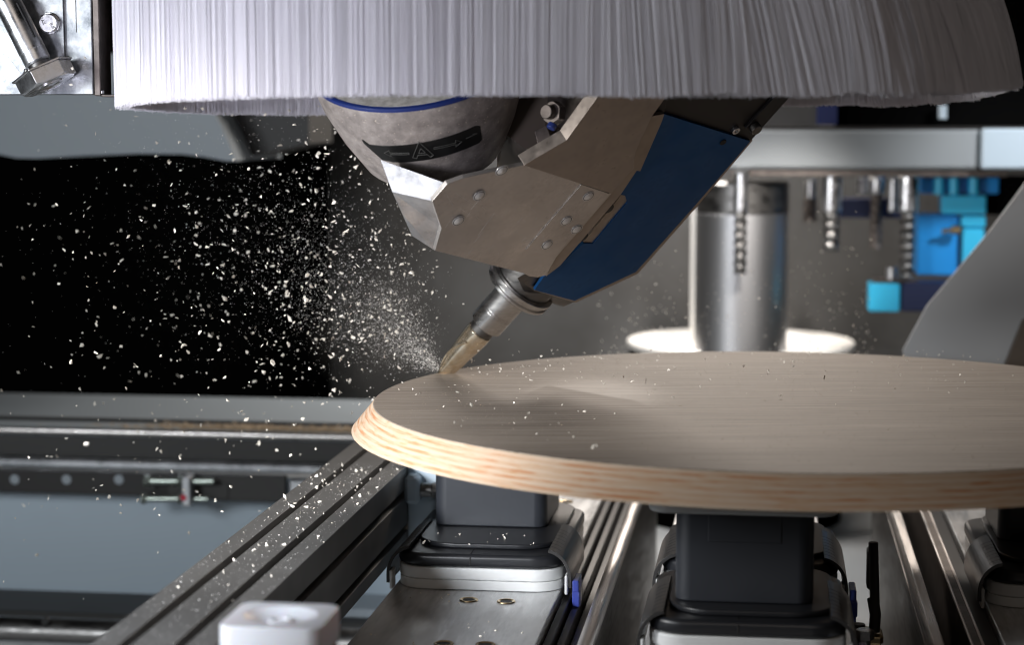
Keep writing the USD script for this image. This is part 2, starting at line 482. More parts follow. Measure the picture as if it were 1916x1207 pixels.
t = thing('guide_rail', 'narrow rail with two bright edges running beside the right pod', 'rail')
part(t, 'rail_body', box((.1698, 1.0, .70), (.1795, 2.5, ZB - .002)), 'brown_steel', 20)
part(t, 'edge_strip', box((.1690, 1.0, ZB - .004), (.1712, 2.5, ZB)), 'rolled_edge')
part(t, 'edge_strip', box((.1782, 1.0, ZB - .004), (.1800, 2.5, ZB)), 'rolled_edge')
part(t, 'outer_strip', box((.1808, 1.0, ZB - .06), (.1935, 2.5, ZB - .004)), 'black_rail')

# ------------------------------------------------------------------ vacuum pods


def pod(loc, label, block=True, tab=True, pad=True, bf=.098):
    t = thing('vacuum_pod', label, 'vacuum pod', loc, 'vacuum pods under the board')
    q = lambda name, m, ma, **k: part(t, name, m, ma, off=False, **k)
    D, top = bf + .137, 1.0 - DT - loc[2]
    q('base', [rslab(0, D / 2, .1542, D + .0012, .0275, .0, .0088, .0006), rslab(0, D / 2, .155, D + .002, .028, .0090, .0205, .0016)], 'pod_base')
    q('cover', rslab(0, D / 2 - .001, .157, D + .004, .030, .0212, .0335, .0040), 'pod_black')
    q('cover_seam', [box((-.0075, -.0033, .0235), (-.0062, .010, .0312), .0002), box((-.0075, .0015, .0312), (-.0062, .030, .0337), .0001)], 'slot_dark')
    q('moulded_mark', [box((.0040, .0065, .0334), (.0095, .0078, .0337), .0001), box((-.026, .0062, .0334), (-.0215, .0078, .0337), .0001)], 'pod_grey')
    e = .022 if bf > .05 else .012
    q('neck_plate', rslab(.003, D / 2 + e / 2, .132, D - e, .036, .0337, .0385, .0014), 'pod_black')
    for s in (-1, 1):
        arc = [(s * (.062 + .0225 * math.sin(u)), .012 + .0260 * math.cos(u)) for u in np.linspace(.12, np.pi / 2, 14)] + [(s * .0845, .004)]
        q('side_guard', prism_y(LineString(arc).buffer(.0015, cap_style=2), .002, .122), 'pod_guard', smooth=40)
        sl = LineString(arc[:5]).buffer(.0016, cap_style=2)
        q('guard_slits', [prism_y(sl, .016 + k * .0125, .0174 + k * .0125) for k in range(7)], 'slot_dark')
        q('guard_foot', box((s * .0800, .0, -.002), (s * .0828, .016, .016), .0012), 'pad_rubber')
    if tab:
        q('release_tab', [box((.0872, -.002, -.018), (.0932, .030, .012), .001), box((.0872, -.004, -.012), (.0942, .006, .002), .001)], 'blue_plastic', label='transparent blue tab')
    if block:
        q('suction_block', rslab(-.0030, bf + .062, .110, .124, .013, .0387, top - .028, .0015), 'pod_grey')
        q('recess_panel', box((-.032, bf - .0008, .088), (.026, bf + .0002, top - .0285), .0003), 'pod_grey')
        if pad:
            q('suction_pad', rslab(-.004, bf - .086 + .105 if bf > .09 else .07, .146, .20 if bf > .09 else .172, .016, top - .0275, top - .0003, .003), 'pad_rubber')
    return t


pod((-.262, 1.725, ZB + .0005), 'dark grey vacuum pod with lit front under the left part of the board')
pod((-.014, 1.487, ZB + .0085), 'tall dark vacuum pod with grey pad below the front rim of the board', bf=.036)
pod((-.014, 1.69, ZB + .0085), 'low vacuum pod base half hidden behind the tall middle pod', block=False, bf=.036)
pod((.273, 1.725, ZB + .0005), 'shaded vacuum pod at the right edge of the picture beside the bright rail', tab=False)

# ------------------------------------------------------------------ slotted aluminium extrusion on the left, its bracket, and the puck
X0, X1, ZT = -.4486, -.3652, .90
t = thing('slotted_rail', 'dusty grey aluminium rail with T slots running diagonally at left', 'rail')
w = X1 - X0


def slot_profile():
    body = Polygon([(X0, .818), (X1, .818), (X1, ZT), (X0, ZT)])
    cut = []
    for fx in (.275, .715):
        c = X0 + w * fx
        cut.append(Polygon([(c - .0042, ZT - .006), (c + .0042, ZT - .006), (c + .0042, ZT + .01), (c - .0042, ZT + .01)]))
        cut.append(Polygon([(c - .009, ZT - .014), (c + .009, ZT - .014), (c + .009, ZT - .006), (c - .009, ZT - .006)]))
    for z in (.8725, .835):
        cut.append(Polygon([(X1 - .006, z - .0042), (X1 + .01, z - .0042), (X1 + .01, z + .0042), (X1 - .006, z + .0042)]))
        cut.append(Polygon([(X1 - .014, z - .009), (X1 - .006, z - .009), (X1 - .006, z + .009), (X1 - .014, z + .009)]))
    return body.difference(unary_union(cut)).buffer(0)


part(t, 'profile', prism_y(slot_profile(), .95, 2.32), 'anodized_grey', smooth=20)
t = thing('end_bracket', 'pale blue grey bracket with a hex bolt behind the slotted rail', 'bracket')
b0 = ony(742, 880, 1.96)
part(t, 'plate', box((-.365, 1.925, .80), (-.315, 1.945, .905)), 'light_panel')
part(t, 'upper_plate', box((-.366, 1.95, .885), (-.29, 1.965, .93)), 'base_white')
part(t, 'back_plate', box((-.3635, 1.947, .78), (-.27, 1.95, .884)), 'light_panel')
bc = ony(779, 922, 1.90)
part(t, 'boss', box((bc[0] - .014, 1.905, bc[2] - .014), (bc[0] + .002, 1.9248, bc[2] + .016), .004), 'light_panel')
h = part(t, 'bolt', rod((bc[0] + .002, 1.915, bc[2]), (bc[0] + .014, 1.915, bc[2]), .0072), 'dark_steel')
part(h, 'bolt_head', hexnut((bc[0] + .0142, 1.915, bc[2]), (1, 0, 0), .0088, .006), 'dark_steel', smooth=10)

PX0, PX1, PY0, PY1, PZ = -.3465, -.2790, 1.170, 1.236, .93
t = thing('locating_puck', 'white plastic puck with a round dish on a grey post at the bottom edge', 'stop block')
cx, cyy = (PX0 + PX1) / 2, (PY0 + PY1) / 2
rings = [np.c_[rrect(cx, cyy, PX1 - PX0 - 2 * i, PY1 - PY0 - 2 * i, .010 - i * .5, 10), np.full(40, z)] for i, z in ((0.0005, PZ - .021), (0, PZ - .019), (0, PZ - .0018), (.0006, PZ - .0005), (.0020, PZ))]
ang = np.linspace(0, 2 * np.pi, 40, endpoint=False)
dish = lambda r, z: np.stack([cx - r * -np.cos(ang + .32) * 1.0, cyy + r * .9 * np.sin(ang + .32), np.full(40, z)], 1)
rings += [dish(.0245, PZ), dish(.0235, PZ - .0008), dish(.017, PZ - .0042), dish(.0085, PZ - .0052), dish(.0080, PZ - .0035), dish(.006, PZ - .003), dish(.0045, PZ - .0045)]
part(t, 'cap', loft(rings), 'puck_white', smooth=30)
part(t, 'gasket', rslab(cx, cyy, PX1 - PX0 - .004, PY1 - PY0 - .004, .008, PZ - .030, PZ - .0212, .001), 'tan_rubber')
part(t, 'post', box((PX0 + .006, PY0 + .004, ZB + .0005), (PX1 + .004, PY1, PZ - .0302), .002), 'anodized_grey')

# ------------------------------------------------------------------ machine bed at far left
Y = 2.40
zz = lambda py, y=Y: ony(300, py, y)[2]
t = thing('bed_rail', 'blurred grey steel bed rail crossing the left behind the slotted rail', 'rail')
xr = -.20
xlft = -1.2
zt = zz(804)
yb = Y + .30
part(t, 'raised_lip', box((xlft, Y + .05, zt + .0003), (xr, Y + .062, zt + .004), .001), 'dark_paint')
part(t, 'top_ledge', box((xlft, Y + .004, zt - .012), (xr, Y + .30, zt), .002), 'grey_paint')
part(t, 'rounded_edge', rod((xlft, Y + .004, zz(812)), (xr, Y + .004, zz(812)), .0050), 'rolled_edge')
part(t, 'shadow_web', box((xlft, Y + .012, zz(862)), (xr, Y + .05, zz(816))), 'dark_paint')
part(t, 'lower_flange', box((xlft, Y - .005, zz(880)), (xr, Y + .06, zz(863)), .003), 'aluminium')
xe = ony(535, 890, Y - .015)[0]
t = thing('perforated_bar', 'black bar with a row of holes in front of the bed rail', 'bar')
part(t, 'bar', box((xlft, Y - .022, zz(923)), (xe, Y - .008, zz(881)), .001), 'black_rail')
for px in (27, 124, 222):
    c = ony(px, 898, Y - .0225)
    part(t, 'hole_plug', rod(c, c + np.array([0, .003, 0]), .0065), 'grey_paint')
xb0 = ony(405, 890, Y - .022)[0]
part(t, 'end_block', box((xb0, Y - .026, zz(927)), (xe + .002, Y - .0223, zz(880)), .001), 'dark_paint')
part(t, 'shiny_stub', box((xe + .004, Y - .02, zz(913)), (xe + .05, Y, zz(886)), .003), 'aluminium')

t = thing('bolt_clamp', 'small clamp with two long zinc bolts and a red dot on the perforated bar', 'clamp')
yc = Y - .040
pt = lambda px, py, y=yc: ony(px, py, y)
a, b = pt(344, 889), pt(362, 946)
part(t, 'jaw', box((a[0], yc - .012, b[2]), (b[0], yc + .012, a[2]), .002), 'aluminium')
for y0, xa, xb, r in ((901, 280, 401, .0042), (934, 274, 390, .0036)):
    A, B = pt(xa, y0), pt(xb, y0)
    h = part(t, 'bolt', rod(A, B, r), 'zinc')
    part(h, 'bolt_head', hexnut(A - np.array([.006, 0, 0]), (1, 0, 0), r * 1.9, .006), 'zinc', smooth=10)
    part(h, 'nut', hexnut(pt(334, y0), (1, 0, 0), r * 1.8, .0045), 'zinc', smooth=10)
c = pt(343, 932, yc - .0125)
part(t, 'red_dot', rod(c, c + np.array([0, .004, 0]), .0042), 'red_mark')
part(t, 'slide_plate', box((pt(290, 0)[0], yc + .013, zz(924)), (pt(408, 0)[0], yc + .017, zz(893)), .001), 'dark_paint')

t = thing('apron_panel', 'smooth blue grey sheet panel below the bed rail at lower left', 'panel')
part(t, 'sheet', box((-1.3, Y + .02, zz(1140, Y + .02)), (-.30, Y + .03, zz(890, Y + .02))), 'light_panel')
t = thing('pipe', 'dark steel pipe with a hole lying along the foot of the blue grey panel', 'pipe')
yp = 2.22
za, zb_ = ony(100, 1152, yp)[2], ony(100, 1207, yp)[2]
part(t, 'tube', rod((-1.2, yp, (za + zb_) / 2 - .004), (-.34, yp, (za + zb_) / 2 - .004), .019, 32), 'dark_steel')
c = ony(84, 1164, yp - .019)
part(t, 'drilled_hole', rod(c, c + np.array([0, .006, 0]), .0045), 'slot_dark')
t = thing('ledge', 'low dark ledge between the pipe and the blue grey panel', 'ledge')
zl = ony(300, 1138, 2.33)[2]
part(t, 'plate', box((-1.2, 2.29, zl - .03), (-.2, 2.40, zl), .002), 'dark_paint')
part(t, 'plate_step', box((-.575, 2.31, zl + .0003), (-.2, 2.39, zl + .012), .002), 'grey_paint')

# grey covers upper left
t = thing('machine_cover', 'blurred blue grey rounded cover below the bolted bracket at upper left', 'cover')
yv = 2.62
cov = [(-60, 100), (395, 100), (402, 214), (414, 236), (428, 266), (442, 301), (424, 301), (382, 293), (340, 288), (260, 287), (160, 291), (70, 296), (30, 295), (0, 289), (-60, 280)]
P2 = [ony(x, y, yv)[[0, 2]] for x, y in cov]
part(t, 'shell', prism_y(Polygon(P2), yv, yv + .25), 'grey_paint')
t = thing('side_housing', 'dark grey housing box right of the rounded cover', 'housing')
P2 = [ony(x, y, yv + .09)[[0, 2]] for x, y in [(398, 100), (578, 100), (578, 268), (540, 276), (448, 297), (398, 297)]]
part(t, 'shell', prism_y(Polygon(P2), yv + .09, yv + .24), 'dark_paint')

# ------------------------------------------------------------------ bolted bracket with a pneumatic cylinder, top left
yk = 1.67
t = thing('mounting_bracket', 'shiny aluminium bracket plate with hex bolt in the top left corner', 'bracket')
pp = lambda px, py, y=yk: ony(px, py, y)
q0, q1 = pp(-60, 176), pp(170, -40)
part(t, 'back_plate', box((q0[0], yk, pp(100, 177)[2]), (q1[0], yk + .012, q1[2] + .05)), 'bracket_alu')
part(t, 'edge_strip', box((q1[0] + .0002, yk + .001, pp(178, 179)[2]), (pp(184, 0)[0], yk + .03, q1[2] + .05)), 'brown_steel')
inner = [(-60, -60), (118, -60), (123, 108), (60, 108), (44, 140), (-4, 78), (-60, 60)]
part(t, 'raised_plate', prism_y(Polygon([pp(*v)[[0, 2]] for v in inner]), yk - .0035, yk - .0003), 'bracket_alu')
part(t, 'groove', box((pp(141, 0)[0], yk - .0006, pp(141, 60)[2]), (pp(142, 0)[0], yk + .001, q1[2] + .05), .0001), 'dark_steel')
bc = pp(93, 43, yk - .004)
h = part(t, 'hex_bolt', [revolve([(0, 0), (.0098, 0), (.0095, .0012), (0, .0014)], 32, bc, (0, -1, 0)), placed(hull([np.r_[.0092 * math.cos(u), .0092 * math.sin(u), z] for u in np.linspace(.2, 2 * np.pi + .2, 6, endpoint=False) for z in (.0008, .0055)] + [np.r_[.0078 * math.cos(u), .0078 * math.sin(u), .0066] for u in np.linspace(0, 2 * np.pi, 18)]), bc, (.12, -1, -.02))], 'chrome', smooth=25)
m = []
for txt, dx, dz, rot in (('8.8', .0040, -.0022, -60), ('XYZ', -.0042, .0022, 115)):
    tm = meshkit.text_mesh(txt, .0027, .0003, True)
    tm.apply_translation(-tm.bounds.mean(0))
    tm.apply_transform(trimesh.transformations.rotation_matrix(math.radians(rot), (0, 0, 1)))
    tm.apply_translation((dx, dz, .0067))
    m.append(tm)
tm = trimesh.util.concatenate(m)
part(h, 'embossed_mark', placed(tm, bc, (.12, -1, -.02), (1, 0, 0)), 'dark_steel', smooth=False)
part(t, 'side_recess', box((pp(185, 0)[0], yk + .034, pp(200, 186)[2]), (pp(235, 0)[0], yk + .05, q1[2] + .05)), 'void_black')
part(t, 'side_post', box((pp(203, 0)[0], yk + .026, pp(203, 186)[2]), (pp(222, 0)[0], yk + .0335, q1[2] + .05)), 'wood_tan')
part(t, 'foot_flange', box((pp(183, 0)[0] + .0006, yk + .001, pp(183, 181)[2]), (pp(216, 0)[0], yk + .03, pp(183, 176)[2])), 'brown_steel')
c = pp(191, 176, yk + .004)
part(t, 'small_screw', rod(c, c + np.array([0, 0, .0035]), .0021), 'chrome')

t = thing('air_cylinder', 'chrome air cylinder with a large hex nut mounted aslant on the corner bracket', 'cylinder')
yy = yk - .022
A, B = pp(8, -8, yy), pp(72, 118, yy)
ax = unit(B - A)
rr = .0122
L = np.linalg.norm(B - A)
part(t, 'barrel', revolve([(0, -.05), (rr, -.05), (rr, .002), (rr * .94, .003), (rr * .94, .005), (rr, .006), (rr, L - .012), (rr * .985, L - .0118), (rr * .985, L - .002), (rr * .9, L), (0, L)], 48, A, ax), 'chrome', smooth=25)
part(t, 'upper_collar', revolve([(rr * 1.02, -.012), (rr * 1.45, -.011), (rr * 1.45, -.004), (rr * 1.02, -.003)], 6, A, ax), 'chrome', smooth=10)
sd = unit(np.cross(ax, (0, -1, 0)))
sd = sd if sd[0] > 0 else -sd
part(t, 'slot', tube([A + ax * .012 + sd * rr * .80 + np.array([0, -rr * .56, 0]), A + ax * (L - .02) + sd * rr * .80 + np.array([0, -rr * .56, 0])], .0013, 8), 'slot_dark')
part(t, 'piston_neck', revolve([(0, 0), (rr * .82, 0), (rr * .82, .006), (0, .006)], 40, B, ax), 'dark_steel')
nx = (-.15, -1, .2)
part(t, 'nut_washer', hexnut(B + ax * .0062, ax, .0285, .0016, xhint=nx), 'chrome', smooth=10)
part(t, 'hex_nut', hexnut(B + ax * .0080, ax, .0262, .0135, xhint=nx), 'chrome', smooth=10)
part(t, 'rod_end', revolve([(.0125, .0214), (.0125, .0225), (.0095, .0226), (.009, .0218)], 36, B, ax), 'bright_steel', smooth=20)
c = pp(50, 141, yk - .012)
part(t, 'grub_screw', rod(c, c + np.array([0, 0, .006]), .0025), 'dark_steel')

# ------------------------------------------------------------------ spindle head
HA = unit(V(.593, -.385, .707))                     # tool axis, upwards
HB = V(.67, .72, -.17)
HB = unit(HB - HA * np.dot(HA, HB))                 # across the plate
HN = np.cross(HA, HB)
HN = HN if np.dot(HN, FWD) < 0 else -HN             # out of the plate, towards the viewer and down
NK = at(900, 618, 1.90)                             # neck of the tool
HO = NK + HA * .08


def hpt(px, py, off):
    return onplane(px, py, HO + HN * off, HN)


def h2(pts, off):
    out = []
    for px, py in pts:
        v = hpt(px, py, off) - HO
        out.append((np.dot(v, HB), np.dot(v, HA)))
    return out


FR = (HO, HB, HA, np.cross(HB, HA))
SG = 1.0 if np.dot(FR[3], HN) > 0 else -1.0


def slab(pts, off, thick, poly=None):
    """A plate drawn on the plane at height off above the tool axis, thick going back."""
    pl = Polygon(h2(pts, off)) if poly is None else poly
    z0 = off - thick if SG > 0 else -off
    return extrude(pl, thick, FR, z0)


head = thing('spindle_head', 'tilted milling head with steel plates, blue side cover and grey round drum', 'spindle head', HO)
PO = .046
front = [(868, 333), (837, 344), (809, 376), (826, 427), (814, 469), (980, 511), (1036, 485), (1142, 364), (1000, 330)]
outer = [(838, 341), (712, 299), (734, 359), (750, 393), (771, 441), (925, 474), (1000, 440), (1090, 365), (960, 345)]
bo_ = [hpt(*q, PO - .05) for q in outer]
f0_, f1_ = hpt(837, 344, PO - .0043), hpt(809, 376, PO - .0043)
bo_[2] = onplane(734, 359, f1_, np.cross(f0_ - f1_, bo_[1] - f1_))
f2_ = hpt(814, 469, PO - .0043)
bo_[4] = onplane(771, 441, f1_, np.cross(f2_ - f1_, bo_[2] - f1_))
bo_[3] = (bo_[2] + bo_[4]) / 2
body = loft([np.array(bo_), np.array([hpt(*q, PO - .0043) for q in front])])
part(head, 'body', body, 'aluminium', smooth=8)
lower = [(837, 344), (868, 333), (945, 316), (981, 309), (1144, 362), (1040, 482), (1022, 515), (1006, 519), (990, 517), (980, 511), (814, 469), (826, 427), (809, 376)]
part(head, 'front_plate', slab(lower, PO, .0042), 'milled_plate', smooth=10)
strip = [(1086, 343), (1142, 362), (1042, 478), (982, 465)]
strip = [(1088, 345), (1141, 362.5), (1040, 480), (984, 467)]
part(head, 'edge_plate', slab(strip, PO + .0008, .0007), 'milled_plate', smooth=10, label='slightly brighter strip with screw holes')
upper = [(981, 309), (1000, 297), (1060, 262), (1114, 187), (1135, 150), (1250, 175), (1220, 217), (1189, 284), (1184, 316), (1144, 362)]
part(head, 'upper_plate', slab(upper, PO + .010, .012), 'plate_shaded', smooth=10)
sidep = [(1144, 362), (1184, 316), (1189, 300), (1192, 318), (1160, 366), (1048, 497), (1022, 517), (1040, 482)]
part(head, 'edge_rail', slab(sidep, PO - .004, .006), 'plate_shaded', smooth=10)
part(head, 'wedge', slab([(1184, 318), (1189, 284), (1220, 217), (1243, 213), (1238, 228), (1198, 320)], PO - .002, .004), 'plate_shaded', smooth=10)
for px, py in ((939, 319), (897, 366), (858, 413), (1101, 367), (1060, 413), (1079, 429), (1024, 458)):
    c = hpt(px, py, PO + .0010)
    h = part(head, 'countersunk_hole', revolve([(.0060, 0.0), (.0059, .0003), (.0048, .0002), (.0040, .0008), (.0016, .0016), (0, .0017)], 24, c, HN), 'hole_steel', smooth=25)
    part(h, 'rim_gap', revolve([(.0052, .0004), (.0047, .0004)], 24, c, HN), 'slot_dark')
rs = np.random.default_rng(8)
sc = []
for k in range(34):
    cx_, cy_ = rs.uniform(835, 1060), rs.uniform(345, 490)
    if cy_ > 470 + (cx_ - 814) * .25 - 6 or cx_ + cy_ * .9 > 1440 or cy_ < 362:
        continue
    L_, an = rs.gamma(2, 8), rs.choice([-.95, -.9, .75, rs.uniform(-1.5, 1.5)]) + rs.normal(0, .08)
    dx, dy = math.cos(an) * L_ / 2, math.sin(an) * L_ / 2
    sc.append(slab(None, PO + .00006, .00012, LineString(h2([(cx_ - dx, cy_ - dy), (cx_ + dx, cy_ + dy)], PO)).buffer(rs.uniform(.00009, .0002))))
part(head, 'scratches', sc, 'hole_steel', smooth=False, label='fine bright scratches on the steel plate')
blue = Polygon(h2([(1018, 517), (1046, 497), (1092, 455), (1109, 456), (1174, 378), (1170, 366), (1150, 362), (1243, 213), (1404, 264), (1301, 384), (1190, 509), (1075, 563), (1000, 543)], PO - .012))
part(head, 'blue_cover', slab(None, PO - .012, .003, blue), 'blue_paint', smooth=10)
back = Polygon(h2([(1000, 543), (1100, 440), (1220, 250), (1243, 213), (1408, 262), (1304, 386), (1193, 512), (1077, 566)], PO - .0155))
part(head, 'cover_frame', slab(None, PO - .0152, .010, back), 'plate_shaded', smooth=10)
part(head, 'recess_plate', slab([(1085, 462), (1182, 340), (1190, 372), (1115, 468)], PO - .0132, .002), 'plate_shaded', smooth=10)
for px, py in ((1183, 302), (1136, 388), (1088, 441)):
    c = hpt(px, py, PO - .0118)
    part(head, 'dark_knob', revolve([(0, 0), (.0062, 0), (.006, .002), (0, .0025)], 24, c, HN), 'black_housing')
c = hpt(1353, 266, PO - .0116)
part(head, 'cover_hole', revolve([(0, 0), (.0034, 0.0), (.0030, .0006), (0, .0006)], 20, c, HN), 'slot_dark')
chin = [hpt(*q, PO - .0125) for q in [(985, 547), (1000, 543), (1075, 563), (1195, 508)]] + [hpt(*q, PO - .03) for q in [(978, 528), (1054, 575), (1075, 566), (1185, 515)]]
part(head, 'chin_block', hull([hpt(1000, 544.5, PO - .0155), hpt(1075, 564.5, PO - .0155), hpt(1190, 511, PO - .0155), hpt(1054, 574, PO - .026), hpt(984, 553, PO - .026), hpt(968, 520, PO - .020), hpt(1060, 470, PO - .0155), hpt(1060, 470, PO - .05), hpt(1054, 560, PO - .05)]), 'dark_steel', smooth=8)
black = [(1240, 209), (1250, 120), (1530, 120), (1474, 185), (1405, 262.5)]
part(head, 'black_housing', slab(black, PO - .0150, .05), 'black_housing', smooth=10)
part(head, 'housing_rib', slab([(1395, 240), (1470, 160), (1480, 168), (1410, 252)], PO - .012, .003), 'black_housing', smooth=10)
c = hpt(1375, 241, PO - .0148)
part(head, 'socket_screw', revolve([(0, 0), (.004, 0), (.004, .003), (.0034, .0034), (.002, .0034), (.0018, .001), (0, .001)], 24, c, HN), 'chrome', smooth=25)
c = hpt(1411, 236, PO - .0118)
part(head, 'pivot_pin', rod(c, c + HN * .006, .0055), 'dark_steel')
part(head, 'black_gusset', slab([(1114, 186), (1130, 120), (1260, 120), (1243, 210), (1220, 216)], PO - .006, .006), 'black_housing', smooth=10)
c = hpt(1214, 196, PO - .004)
part(head, 'linkage', [rod(c + HA * .012 - HB * .006, c - HA * .012 + HB * .004, .003), rod(c - HB * .008, c + HB * .006, .0034)], 'dark_steel')

# the round drum with the turning-direction label
DAX = unit(V(-.13, -.47, .88))
DCN = at(782, 108, 1.665)                            # centre of the cap
drum_prof = [(.030, -.100), (.054, -.098), (.0590, -.0945), (.0620, -.091), (.0770, -.060), (.0880, -.030), (.0925, -.010), (.0925, -.003), (.0905, .0)]
part(head, 'drum', revolve(drum_prof, 128, DCN, DAX), 'cast_grey', smooth=30)
part(head, 'drum_rim', revolve([(.0915, -.0035), (.0932, -.0025), (.0932, .0005), (.0905, .0016), (.0896, .0005)], 128, DCN, DAX), 'blue_rim', smooth=30)
part(head, 'drum_cap', revolve([(.0, .0012), (.0892, .0012), (.0897, .0002)][::-1], 96, DCN, DAX), 'cap_white', smooth=30)
DM = basis(DAX, V(1, 0, 0))


def drum_at(s, u, lift):
    """s metres round the drum from its front, u metres down the flank"""
    pr = np.array(drum_prof[::-1])
    r = np.interp(-u, pr[::-1, 1], pr[::-1, 0])
    th = -np.pi / 2 + s / .086
    rr_ = r + lift
    loc = np.stack([rr_ * np.cos(th), rr_ * np.sin(th), -u], -1)
    return loc @ DM[:3, :3].T + DCN


def on_drum(poly, lift, thick=.0003):
    poly = poly.buffer(0)
    ms = []
    for g in getattr(poly, 'geoms', [poly]):
        m = trimesh.creation.extrude_polygon(g, thick, engine='earcut')
        v, f = trimesh.remesh.subdivide_to_size(m.vertices, m.faces, .004)
        ms.append(trimesh.Trimesh(drum_at(v[:, 0], v[:, 1], lift + v[:, 2]), f, process=False))
    return ms


band = Polygon([(-.054, .0335), (-.048, .0395), (.048, .0325), (.053, .035), (.0565, .0515), (.054, .054), (-.030, .0585), (-.042, .057), (-.0535, .0400)]).buffer(-.001).buffer(.001)
lb = part(head, 'label_band', on_drum(band, .0003), 'label_black', smooth=False, label='worn black strip with the letter A between arrows')


def arrow(x0, x1, y, s=1):
    L = abs(x1 - x0)
    d = 1 if x1 > x0 else -1
    return Polygon([(x0, y - .0012), (x1 - d * .0065, y - .0012), (x1 - d * .0065, y - .0042), (x1, y), (x1 - d * .0065, y + .0042), (x1 - d * .0065, y + .0012), (x0, y + .0012)])


marks = [outline(arrow(.010, .036, .0445), .0005), outline(arrow(-.012, -.036, .0475), .0005), LineString([(.040, .0425), (.050, .0415)]).buffer(.0005), LineString([(.046, .0403), (.050, .0415)]).buffer(.0005)]
for mk in marks[:2]:
    part(lb, 'arrow', on_drum(mk, .0007), 'label_print', smooth=False)
part(lb, 'dash', on_drum(unary_union(marks[2:]), .0007), 'label_print', smooth=False)
A_ = unary_union([LineString([(-.0085, .0535), (-.001, .0385), (.0075, .0535)]).buffer(.0021, cap_style=2, join_style=2), LineString([(-.005, .0492), (.0045, .0492)]).buffer(.0014, cap_style=2)])
part(lb, 'letter', on_drum(outline(A_, .0006), .0007), 'label_print', smooth=False)
# boss and hex fitting right of the drum
bo = at(1068, 205, 1.665)
part(head, 'boss', revolve([(0, -.06), (.028, -.06), (.028, -.002), (.0265, 0), (0, 0)], 48, bo, unit(V(-.62, -.62, -.30))), 'brown_steel', smooth=30)
part(head, 'shoulder', hull([at(*q) for q in [(930, 150, 1.70), (1045, 150, 1.70), (1040, 250, 1.70), (1002, 292, 1.69), (945, 250, 1.69), (930, 150, 1.78), (1100, 150, 1.78), (1080, 260, 1.80), (1000, 300, 1.78), (930, 318, 1.80), (1012, 318, 1.80)]]), 'brown_dull', smooth=8)
fo = at(1042, 212, 1.637)
fx = unit(V(-.62, -.72, .1))
h = part(head, 'hose_fitting', [hexnut(fo, fx, .0105, .008, xhint=(0, 0, 1)), rod(fo + fx * .008, fo + fx * .015, .0062)], 'brown_steel', smooth=12)
c = at(1035, 231, 1.625)
part(h, 'blue_ring', rod(c, c + unit(V(-.3, -.2, -.6)) * .005, .004), 'blue_rim')
part(head, 'hanging_lug', hull([at(*q) for q in [(1000, 245, 1.665), (1022, 234, 1.665), (1036, 272, 1.665), (1010, 282, 1.665), (1000, 245, 1.675), (1022, 234, 1.675), (1036, 272, 1.675), (1010, 282, 1.675)]]), 'brown_steel', smooth=8)

# ------------------------------------------------------------------ the tool in the spindle
tool = thing('milling_tool', 'steel tool holder with a tapered gold cutter touching the board rim', 'milling cutter', NK)
part(tool, 'cutter', revolve([(0, -.0790), (.0012, -.0785), (.0034, -.072), (.0070, -.058), (.0101, -.042), (.0124, -.022), (.0133, -.008), (.0131, -.001), (.0115, 0)], 48, NK, HA), 'gold_coated', smooth=30)
fl = []
for k in range(2):
    sv, sf = [], []
    N = 26
    for i in range(N):
        u = i / (N - 1)
        h_ = -.072 + u * .058
        r = np.interp(h_, [-.0785, -.072, -.058, -.042, -.022, -.008], [.0012, .0034, .0070, .0101, .0124, .0133])
        th = k * np.pi + u * 2.0 + 2.2
        for dth, dr in ((-.16, .0), (0.0, .0013), (.10, .0013), (.16, 0)):
            sv.append(((r + dr) * np.cos(th + dth), (r + dr) * np.sin(th + dth), h_))
    for i in range(N - 1):
        for j in range(3):
            q = i * 4 + j
            sf += [(q, q + 1, q + 5), (q, q + 5, q + 4)]
    fl.append(placed(trimesh.Trimesh(sv, sf, process=False), NK, HA))
for m in fl:
    part(tool, 'cutting_edge', m, 'gold_coated', smooth=30)
part(tool, 'neck', revolve([(0, .0), (.0122, .0), (.0126, .001), (.0126, .010), (.012, .0105)], 48, NK, HA), 'dark_steel', smooth=30)
part(tool, 'collet_nut', revolve([(.011, .0095), (.0165, .0095), (.0172, .0102), (.0172, .028), (.0167, .0283), (.0172, .0286), (.0172, .031), (.0167, .0313), (.0172, .0316), (.0172, .034), (.0172, .052), (.0176, .0565), (.019, .060)], 64, NK, HA), 'bright_steel', smooth=30)
part(tool, 'flange', revolve([(.019, .0595), (.0335, .060), (.0345, .061), (.0345, .0635), (.0325, .0645), (.0325, .0665), (.0345, .0675), (.0345, .071), (.0335, .0715), (.020, .0715)], 72, NK, HA), 'bright_steel', smooth=25)
part(tool, 'taper', revolve([(.029, .0715), (.030, .074), (.031, .100), (.0, .101)], 64, NK, HA), 'dark_steel', smooth=30)

